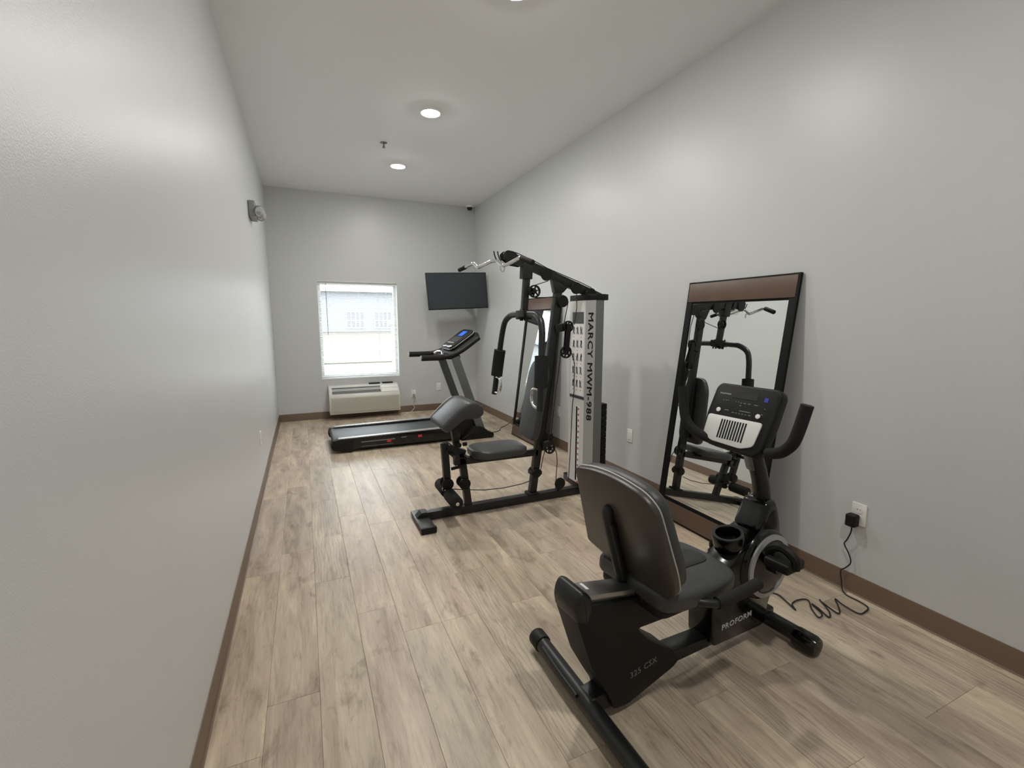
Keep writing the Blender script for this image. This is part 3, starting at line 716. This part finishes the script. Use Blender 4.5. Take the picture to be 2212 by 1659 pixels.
for u in (1.244, 1.272):
    gp('bar_hook', MB().tube([(u + .004, GY, 1.884), (u + .010, GY, 1.855), (u + .022, GY, 1.83), (u + .035, GY, 1.822)], .0045, 6), M['black'])
# weight tower
tc3 = (2.06, 3.14)
outer = [(1.98, 3.262), (1.977, 3.035), (2.022, 2.965), (2.085, 2.955)]
def shroud_panel(p, q, z0, z1, t=.004):
    p, q = Vector((*p, 0)), Vector((*q, 0)); d = (q - p).normalized()
    return MB().bar((p.x, p.y, (z0 + z1) / 2), (q.x, q.y, (z0 + z1) / 2), z1 - z0, t, (0, 0, 1), 0)
ZT, ZB_ = 1.555, .06
full_o = outer + [(2.13, 2.975), (2.13, 3.325), (2.085, 3.345), (2.022, 3.335)]
cap_o = [(2.055 + (x_ - 2.055) * 1.05, 3.15 + (y_ - 3.15) * 1.03) for x_, y_ in full_o]
gp('top_cap', MB().xy(cap_o, ZT, 1.60, .003), M['black_matte'])
gp('bottom_cap', MB().xy(cap_o, .062, .085, .003), M['black_matte'])
# poster face with the pin slot, built as a frame round the slot
pf = MB(); X0 = 1.98
def quad(y0, y1, z0, z1): pf.box(X0 - .004, X0, y0, y1, z0, z1)
quad(3.036, 3.262, .775, ZT); quad(3.036, 3.125, .085, .775); quad(3.150, 3.262, .085, .775); quad(3.125, 3.150, .085, .10); quad(3.125, 3.150, .715, .775)
face = gp('shroud_front', pf, M['shroud_light'], label='pale poster face of the weight tower')
gp('shroud_panel', shroud_panel(outer[1], outer[2], .085, ZT), M['shroud'], label='silver face with lettering')
gp('shroud_panel', shroud_panel(outer[2], outer[3], .085, ZT), M['dark_silver'])
gp('shroud_panel', shroud_panel((1.98, 3.262), (2.022, 3.335), .085, ZT), M['shroud'])
gp('shroud_panel', shroud_panel((2.022, 3.335), (2.085, 3.345), .085, ZT), M['dark_silver'])
gp('guide_rod', MB().cyl((2.09, 3.06, .06), (2.09, 3.06, 1.57), .012, 10), M['chrome']); gp('guide_rod', MB().cyl((2.09, 3.24, .06), (2.09, 3.24, 1.57), .012, 10), M['chrome'])
for k in range(14):
    gp('weight_plate', MB().box(2.024, 2.165, 2.99, 3.31, .10 + k * .0465, .10 + k * .0465 + .0445, .004), M['black_matte'])
gp('selector_stem', MB().box(2.04, 2.14, 3.10, 3.20, .755, .80, .004), M['black_matte'])
gp('tower_back_post', MB().box(2.10, 2.135, 3.13, 3.17, .06, 1.56, .004), M['black'])
# lettering down the silver face, reading from top to bottom
pA, pB = Vector((*outer[1], 0)), Vector((*outer[2], 0)); dW = (pB - pA).normalized(); nW = dW.cross(Vector((0, 0, 1)))
if nW.y > 0: nW = -nW
mid = (pA + pB) / 2 + nW * .0024; 
down = Vector((0, 0, -1)); upT = down.cross(nW) * -1        # text x = down, text y = so that x cross y = n
upT = nW.cross(down)
txt = MB()
for dx_, dy_ in ((0, 0), (.0022, 0), (-.0022, 0), (0, .0016), (0, -.0016)):
    tb = text_mesh('MARCY MWM-988', .058, frame_matrix((mid.x, mid.y, 1.045), down, upT, nW) @ Matrix.Translation((dx_, dy_, 0)), .0006, 1.70, 0)
    txt._add(tb)
gp('lettering', txt, M['ink'], label='dark lettering MARCY MWM-988 down the tower')
# poster: header block, rows of small exercise figures
Px = X0 - .0042
gp('exercise_poster', MB().box(Px - .001, Px, 3.052, 3.236, .812, 1.375), M['paper'], face, 'white exercise chart with rows of small figures')
gp('poster_header', MB().box(Px - .001, Px, 3.060, 3.222, 1.378, 1.468), M['vinyl_pad'], face, 'dark grey block above the exercise chart')
gp('poster_footer', MB().box(Px - .0025, Px, 3.036, 3.245, .785, .806), M['ink'], face)
fg = MB(); rd = MB(); rnd = random.Random(3)
def stroke(y0, z0, y1, z1, wd=.004):
    wd *= 1.7
    fg.bar((Px - .0014, y0, z0), (Px - .0014, y1, z1), .0006, wd, (1, 0, 0), 0)
for r_ in range(5):
    zc = 1.325 - r_ * .105
    for c_ in range(3):
        yc = 3.202 - c_ * .055
        kx = rnd.uniform(-.008, .008)
        fg.cyl((Px - .0012, yc + kx, zc + .024), (Px - .0018, yc + kx, zc + .024), .006, 8)
        stroke(yc + kx, zc + .02, yc, zc - .008, .008); stroke(yc, zc - .006, yc - .012, zc - .03); stroke(yc, zc - .006, yc + .010, zc - .03)
        stroke(yc + kx, zc + .014, yc + kx - .014 * rnd.choice((-1, 1)), zc + rnd.uniform(-.01, .03), .003)
        stroke(yc - .016, zc - .032, yc - .013, zc + .026, .0025)
        if (r_ + c_) % 2 == 0 or r_ > 1: rd.cyl((Px - .0012, yc - .004, zc - .052), (Px - .0018, yc - .004, zc - .052), .0042, 6)
gp('exercise_figures', fg, M['ink'], face); gp('muscle_icons', rd, M['ink'], face)
gp('weight_label_strip', MB().box(Px - .001, Px, 3.092, 3.124, .10, .725), M['paper'], face, 'pale strip of red weight numbers')
ws = MB()
for k in range(14): ws.cyl((Px - .0010, 3.108, .70 - k * .0465), (Px - .0018, 3.108, .70 - k * .0465), .0105, 10)
gp('weight_numbers', ws, M['pink'], face, 'red round weight numbers')

# ------------------------------------------------------------------ recumbent bike (own frame: x forwards, y to its left)
bike = thing('exercise_bike', (.89, 1.25, 0), 'black recumbent exercise bike with charcoal seat standing in the foreground', 'exercise machine', R(5))
def kp(name, b, m, parent=bike, label=None): return build(name, b, m, parent, (0, 0, 0), label)
rs = kp('rear_stabilizer', MB().cyl((-.069, -.33, .052), (-.015, .33, .052), .031, 22), M['black'])
for s_ in (-1, 1): kp('end_cap', MB().cyl((-.042 + s_ * .026, s_ * .32, .052), (-.042 + s_ * .0315, s_ * .385, .052), .037, 22, .006), M['black_matte'], rs)
kp('tube_strip', MB().tube([(-.045, .28, .078), (-.058, .15, .072), (-.068, .02, .070)], .007, 8), M['black'], rs)  # thin strip along the top of the stabilizer tube
fs = kp('front_stabilizer', MB().cyl((.985, -.17, .05), (.985, .17, .05), .034, 22), M['black'])
for s_ in (-1, 1):
    kp('transport_wheel_cap', MB().lathe([(0, 0), (.040, 0), (.043, .01), (.043, .075), (.036, .092), (0, .096)], (.982, s_ * .155, .045), (0, s_, 0), 22), M['black_gloss'], fs)
kp('main_beam', MB().xz(rounded([(-.05, .03), (.06, .022), (.16, .03), (.33, .072), (1.01, .055), (1.01, .105), (.53, .112), (.33, .126), (.08, .10), (-.05, .085)], .015, 3), -.038, .038, .006), M['black'])
prof = [(-.142, .47), (-.138, .43), (-.122, .385), (-.073, .24), (-.018, .143), (.02, .08), (.03, .035), (.10, .028), (.33, .085), (.36, .105), (.34, .14), (.30, .168), (.252, .204), (.19, .25), (.133, .312), (.331, .303), (.375, .310), (.40, .345), (.40, .385), (-.08, .468)]
shr = kp('rear_shroud', MB().xz(rounded(prof, .016, 2), -.062, .062, .004, 2), M['black_matte'])
kp('lettering', text_mesh('325 CSX', .034, frame_matrix((.170, -.0625, .146), Vector((1, 0, .14)).normalized(), Vector((-.14, 0, 1)).normalized(), (0, -1, 0)), .0006, 1.0, .0004), M['print_grey'], shr, 'grey lettering 325 CSX')
kp('rear_cap', MB().xz(rounded([(-.148, .470), (-.140, .425), (-.095, .405), (-.075, .45), (-.078, .496), (-.10, .520), (-.122, .528), (-.140, .508)], .014, 4), -.068, .068, .014, 3), M['black'])
rail = kp('seat_rail', MB().bar((-.10, 0, .484), (.44, 0, .381), .088, .030, (0, 1, 0), .005), M['alu'], label='silver seat rail')
kp('rail_label', MB().bar((-.060, .012, .4925), (-.048, .012, .4902), .04, .002, (0, 1, 0), 0), M['paper'], rail)
# seat carriage, seat
kp('seat_carriage', MB().xz(rounded([(.14, .405), (.40, .362), (.42, .41), (.13, .45)], .015, 3), -.075, .075, .008), M['black_matte'])
so = rounded([(.13, -.17), (.20, -.195), (.42, -.19), (.525, -.165), (.560, -.09), (.570, 0), (.560, .09), (.525, .17), (.42, .19), (.20, .195), (.13, .17)], .04, 4)
sd_ = Vector((1, 0, -.06)).normalized(); sm_ = frame_matrix((0, 0, .415), sd_, (0, 1, 0), sd_.cross(Vector((0, 1, 0))))
seat = kp('seat', MB().prism(so, sm_, .018, .085, .022, 4), M['vinyl_pad'])
kp('seat_centre_panel', MB().prism(rounded([(.14, -.07), (.50, -.055), (.53, 0), (.50, .055), (.14, .07)], .03, 4), sm_, .083, .089, .004), M['vinyl_dark'], seat)
kp('seat_pan', MB().prism(rounded([(.14, -.16), (.50, -.14), (.50, .14), (.14, .16)], .04, 4), sm_, -.01, .022, .006), M['black_matte'], seat)
kp('seat_bolt', MB().cyl((.335, -.150, .405), (.335, -.162, .412), .012, 10), M['chrome'], seat)
# backrest
tl = R(18); bu = Vector((-math.sin(tl), 0, math.cos(tl))); bnm = Vector((math.cos(tl), 0, math.sin(tl)))
bm4 = frame_matrix((.150, 0, .50), (0, 1, 0), bu, Vector((0, 1, 0)).cross(bu))   # z = forwards
assert (Vector((0, 1, 0)).cross(bu)).x > 0
ho = rounded([(-.17, -.015), (.08, -.003), (.225, .03), (.178, .375), (.16, .385), (.08, .402), (0, .408), (-.08, .402), (-.165, .385), (-.212, .345), (-.232, .10), (-.225, .03)], [.03, .03, .015, .01, .01, .03, .03, .03, .03, .03, .03, .03], 4)
shell = kp('backrest_shell', MB().prism(ho, bm4, -.012, .012, .006, 2), M['shell_grey'], label='brown grey plastic backrest shell')
hi = [(x_ * .96, .19 + (y_ - .19) * .965) for x_, y_ in ho]
cush = kp('backrest_cushion', MB().prism(hi, bm4, .010, .068, .024, 4), M['vinyl_pad'])
kp('backrest_centre_panel', MB().prism(rounded([(-.09, .04), (.09, .04), (.10, .36), (-.10, .36)], .04, 4), bm4, .066, .072, .004), M['vinyl_dark'], cush)
kp('piping', MB().tube([bm4 @ Vector((x_ * .995, .19 + (y_ - .19) * .998, .011)) for x_, y_ in ho], .0035, 6, smooth=False, closed=True), M['piping'], shell)
kp('back_bracket', MB().tube([(.060, .02, .745), (.048, .02, .735), (.060, .02, .68), (.115, .02, .50), (.135, .02, .455), (.19, .02, .43)], .020, 10, 5), M['black'])
kp('back_bracket_plate', MB().bar((.055, .02, .70), (.125, .02, .47), .05, .022, (0, 1, 0), .006), M['black'])
# side handles
for s_ in (-1, 1):
    h = kp('seat_handle', MB().tube([(.20, s_ * .07, .405), (.24, s_ * .13, .425), (.285, s_ * .18, .436), (.325, s_ * .210, .434), (.37, s_ * .222, .432), (.56, s_ * .222, .442)], .0145, 12), M['black'])
    kp('grip', MB().tube([(.345, s_ * .217, .433), (.38, s_ * .222, .432), (.47, s_ * .222, .437), (.568, s_ * .222, .443)], .021, 14), M['foam'], h)
# front shroud
fp = [(.552, .080), (.545, .20), (.540, .31), (.57, .375), (.66, .425), (.72, .465), (.80, .505), (.855, .55), (.885, .60), (.935, .60), (.958, .54), (.975, .46), (.985, .36), (.965, .25), (.918, .157), (.905, .065)]
fsr = kp('front_shroud', MB().xz(rounded(fp, .03, 3), -.060, .060, .006, 2), M['black_gloss'])
kp('lettering', text_mesh('PROFORM', .034, frame_matrix((.705, -.0608, .150), Vector((1, 0, .02)).normalized(), Vector((-.02, 0, 1)).normalized(), (0, -1, 0)), .0006, 1.2, .0004), M['print_white'], fsr, 'pale lettering PROFORM')
# cup holder
cw = Vector((-.22, 0, 1)).normalized()
kp('cup_holder', MB().lathe([(0, -.12), (.048, -.12), (.062, -.06), (.066, -.008), (.062, 0), (.050, 0), (.046, -.01), (.040, -.09), (0, -.095)], (.705, .008, .512), cw, 26), M['black_gloss'])
kp('shroud_collar', MB().xz(rounded([(.80, .52), (.845, .60), (.87, .635), (.93, .635), (.955, .58), (.965, .50), (.90, .48)], .02, 4), -.060, .060, .02, 3), M['black_gloss'])
# crank, ring, pedals
CU, CZ = .865, .362
for s_ in (-1, 1):
    vy = s_ * .078
    kp('side_cover', MB().lathe([(0, 0), (.158, 0), (.150, .022), (.138, .030), (0, .030)], (CU, s_ * .05, CZ), (0, s_, 0), 40), M['black_gloss'])
    kp('crank_cover', MB().lathe([(0, 0), (.119, 0), (.115, .010), (.06, .020), (0, .022)], (CU, vy, CZ), (0, s_, 0), 32), M['black_gloss'])
    kp('ring_trim', MB().lathe([(.116, 0), (.138, 0), (.138, .010), (.118, .014), (.116, 0)], (CU, vy, CZ), (0, s_, 0), 40), M['silver_paint'], label='silver ring round the crank')
    ex, ez = (CU - .075 if s_ < 0 else CU + .075), (CZ + .085 if s_ < 0 else CZ - .085)
    cr = kp('crank_arm', MB().bar((CU, s_ * .115, CZ), (ex, s_ * .122, ez), .016, .030, (0, 1, 0), .005, .012), M['black'])
    kp('axle', MB().cyl((CU, s_ * .09, CZ), (CU, s_ * .125, CZ), .020, 14), M['black'])
    pd = kp('pedal', MB().box(ex - .058, ex + .058, s_ * .185 - .050, s_ * .185 + .050, ez - .020, ez + .020, .010, 3), M['black_matte'])
    kp('pedal_strap', MB().tube([(ex - .01, s_ * .185 - .05, ez), (ex - .015, s_ * .185 - .050, ez + .038), (ex - .02, s_ * .185, ez + .066), (ex - .015, s_ * .185 + .050, ez + .038), (ex - .01, s_ * .185 + .05, ez)], .018, 8), M['black_matte'], pd)
# post and neck
kp('console_post', MB().tube([(.930, 0, .56), (.908, 0, .66), (.880, 0, .74), (.838, 0, .83), (.795, 0, .91)], [.036, .035, .034, .033, .032], 18), M['black'])
kp('neck_cover', MB().tube([(.862, .010, .78), (.838, .008, .83), (.812, .006, .88), (.80, .006, .90)], .0365, 18), M['dark_silver'], label='grey neck under the console')
# console
kt = R(22); ku = Vector((math.sin(kt), 0, math.cos(kt))); kn_ = Vector((-math.cos(kt), 0, math.sin(kt)))
km = frame_matrix((.745, .025, 1.0), (0, -1, 0), ku, Vector((0, -1, 0)).cross(ku))   # x to the rider's right, y up, z to the rider
assert (Vector((0, -1, 0)).cross(ku)).x < 0
ko = rounded([(-.145, -.10), (-.11, -.135), (.11, -.145), (.135, -.12), (.148, .0), (.150, .12), (.135, .142), (-.125, .142), (-.143, .12), (-.152, .0)], .02, 4)
con = kp('console', MB().prism(ko, km, -.055, 0, .010, 3), M['black_matte'])
kb = [(x_ * .8, y_ * .8 - .01) for x_, y_ in ko]
kp('console_back', MB().prism(kb, km, -.10, -.052, .02, 3), M['black_matte'], con)
M['speaker'] = mat('light_silver_plastic', (222, 222, 219), .45, metal=.1)
sp = kp('speaker_panel', MB().prism(rounded([(-.137, -.004), (.112, -.004), (.100, -.105), (.05, -.124), (-.09, -.118), (-.135, -.095)], .014, 4), km, -.002, .005, .002), M['speaker'], con, 'silver speaker panel')
gr = MB()
for k in range(10):
    xx = -.066 + k * .0122
    gr.prism([(xx, -.100), (xx + .0066, -.100), (xx + .0066, -.018), (xx, -.018)], km, .0045, .0060)
kp('speaker_slot', gr, M['black_matte'], sp)
kp('display', MB().prism([(-.055, .082), (.060, .082), (.060, .106), (-.055, .106)], km, -.001, .0012), M['lcd_off'], con)
for xx in (-.098, .082): kp('button', MB().prism([(xx + .010 * math.cos(a), .020 + .010 * math.sin(a)) for a in [k * PI / 8 for k in range(16)]], km, 0, .004, .001), M['paper'], con, 'white round button')
kp('blue_badge', MB().prism([(.088, .082), (.104, .082), (.104, .100), (.088, .100)], km, 0, .0012), M['blue_print'], con, 'small blue badge')
ic = MB(); rnd = random.Random(5)
for xx, yy, wd in [(-.09, .066, .004), (-.075, .066, .007), (-.065, .066, .003), (-.03, .066, .004), (-.018, .066, .004), (-.006, .064, .006), (-.006, .052, .008), (.01, .064, .012), (.03, .064, .012), (.06, .064, .016), (.10, .055, .004), (.095, .030, .008), (.02, .030, .05), (-.06, .024, .02), (-.03, .018, .010), (-.015, .018, .007), (0, .018, .007), (.014, .018, .007), (.028, .018, .007), (.045, .018, .010)]:
    ic.prism([(xx - wd / 2, yy - .0016), (xx + wd / 2, yy - .0016), (xx + wd / 2, yy + .0016), (xx - wd / 2, yy + .0016)], km, 0, .0006)
kp('console_markings', ic, M['print_grey'], con)
kp('lettering', text_mesh('PROFORM', .010, km @ Matrix.Translation((-.088, .094, .0005)), .0002, 1.1), M['print_white'], con)
# handlebars
for s_ in (-1, 1):
    hb = kp('handlebar', MB().tube([(.775, 0, .885), (.745, s_ * .07, .885), (.71, s_ * .15, .895), (.69, s_ * .21, .925), (.685, s_ * .245, .98), (.69, s_ * .262, 1.05), (.695, s_ * .272, 1.10)], .0145, 12), M['black'])
    kp('grip', MB().tube([(.72, s_ * .13, .890), (.697, s_ * .19, .912), (.686, s_ * .235, .955), (.687, s_ * .254, 1.01), (.695, s_ * .272, 1.105)], .0215, 14), M['foam'], hb)
kp('handlebar_stem', MB().bar((.80, 0, .86), (.77, 0, .92), .08, .06, (0, 1, 0), .01), M['black_matte'])

# adapter and its cord
ad = thing('power_adapter', (XR - .03, 1.335, .38), 'black plug-in power adapter with a wavy cord trailing to the exercise bike', 'adapter')
og = ad.location.copy()
build('adapter_body', MB().box(XR - .052, XR - .0085, 1.315, 1.362, .362, .425, .008, 3), M['black_matte'], ad, og)
pts = [(XR - .03, 1.338, .364), (XR - .03, 1.338, .33), (XR - .026, 1.355, .28), (XR - .022, 1.368, .25), (XR - .02, 1.345, .21), (XR - .02, 1.33, .165), (XR - .02, 1.352, .125), (XR - .022, 1.372, .10), (XR - .025, 1.362, .05), (XR - .04, 1.345, .012),
       (XR - .06, 1.31, .006), (XR - .06, 1.25, .006), (XR - .075, 1.205, .006), (2.41, 1.19, .006), (2.36, 1.195, .006), (2.365, 1.27, .006), (2.38, 1.315, .006), (2.32, 1.26, .006), (2.27, 1.235, .006), (2.29, 1.32, .006), (2.30, 1.34, .006), (2.245, 1.26, .006), (2.20, 1.235, .006), (2.225, 1.30, .006), (2.23, 1.335, .006), (2.19, 1.26, .010), (2.155, 1.255, .006), (2.19, 1.31, .006), (2.245, 1.365, .006), (2.20, 1.385, .006), (2.14, 1.375, .006), (2.11, 1.335, .006), (2.13, 1.40, .010), (2.15, 1.46, .006), (2.11, 1.50, .006), (2.02, 1.52, .006), (1.97, 1.53, .01)]
build('cable', MB().tube(pts, .0033, 7, 5), M['cord_black'], ad, og)
rt = MB(); rt.tube([(2.465, 1.60, .004), (2.48, 1.585, .012), (2.49, 1.60, .005), (2.475, 1.615, .014), (2.46, 1.59, .006)], .005, 6); rt.bar((2.455, 1.615, .004), (2.485, 1.58, .004), .018, .003, (1, 0, 0), 0)
single('twist_tie', rt, M['red'], (2.472, 1.598, 0), 'crumpled red twist tie on the floor by the right baseboard', 'tie')

# ------------------------------------------------------------------ outside the window
struct('ground', MB().box(-40, 45, YB + TH + .02, 60, -.35, -.10), M['road'], True)
gb = bmesh.new()
vs = [gb.verts.new(c) for c in ((-40, 17.5, -.085), (45, 17.5, -.085), (45, 44, .62), (-40, 44, .62), (-40, 44, -.3), (45, 44, -.3), (45, 17.5, -.3), (-40, 17.5, -.3))]
for f in ((0, 1, 2, 3), (3, 2, 5, 4), (0, 7, 6, 1), (1, 6, 5, 2), (0, 3, 4, 7), (4, 5, 6, 7)): gb.faces.new([vs[k] for k in f])
bmesh.ops.recalc_face_normals(gb, faces=gb.faces)
struct('lawn', gb, M['grass'], True)
struct('kerb', MB().box(-40, 45, 17.0, 17.5, -.2, -.03), M['dark_grass'], True)
hb0 = (5, 40, .5)
hs = thing('neighbouring_building', hb0, 'pale grey building with white grid windows seen through the blind', 'building')
build('wall', MB().box(-16, 16, 40, 46, .3, 3.9), M['siding'], hs, hb0, flat=True)
rfm = MB(); rfm.prism([(39.4, 3.75), (47, 3.75), (47, 4.1), (43, 5.2), (39.4, 3.95)], frame_matrix((0, 0, 0), (0, 1, 0), (0, 0, 1), (1, 0, 0)), -16.5, 16.5)
build('roof', rfm, M['roof'], hs, hb0, flat=True)
for wx in (.4, 3.9, 6.1, 8.6, 11.0, -3):
    f_ = MB(); 
    for a, b2, c, d in ((wx - .72, wx + .72, .80, .86), (wx - .72, wx + .72, 2.06, 2.12), (wx - .72, wx + .72, 1.40, 1.47)): f_.box(a, b2, 39.93, 40, c, d)
    for a in (-.72, -.36, -.02, .32, .66): f_.box(wx + a, wx + a + .06, 39.94, 40, .8, 2.12)
    wf_ = build('window', f_, M['fascia'], hs, hb0, flat=True)
    build('pane', MB().box(wx - .7, wx + .7, 39.97, 40.02, .82, 2.1), M['glass_dark'], wf_, hb0, flat=True)
pc = (2.45, 13.0, -.1)
pp = thing('porch_pillar', pc, 'white porch pillar on a pale stone base outside the window', 'pillar')
build('stone_base', MB().box(2.22, 2.68, 12.78, 13.22, -.1, 1.30, .02), M['stone'], pp, pc)
build('base_cap', MB().box(2.16, 2.74, 12.72, 13.28, 1.30, 1.38, .01), M['fascia'], pp, pc)
build('shaft', MB().box(2.33, 2.58, 12.87, 13.13, 1.38, 2.2, .01), M['fascia'], pp, pc)
struct('porch_roof', MB().box(-3.5, 5.5, 12.7, 13.4, 2.18, 2.75), M['fascia'], True)
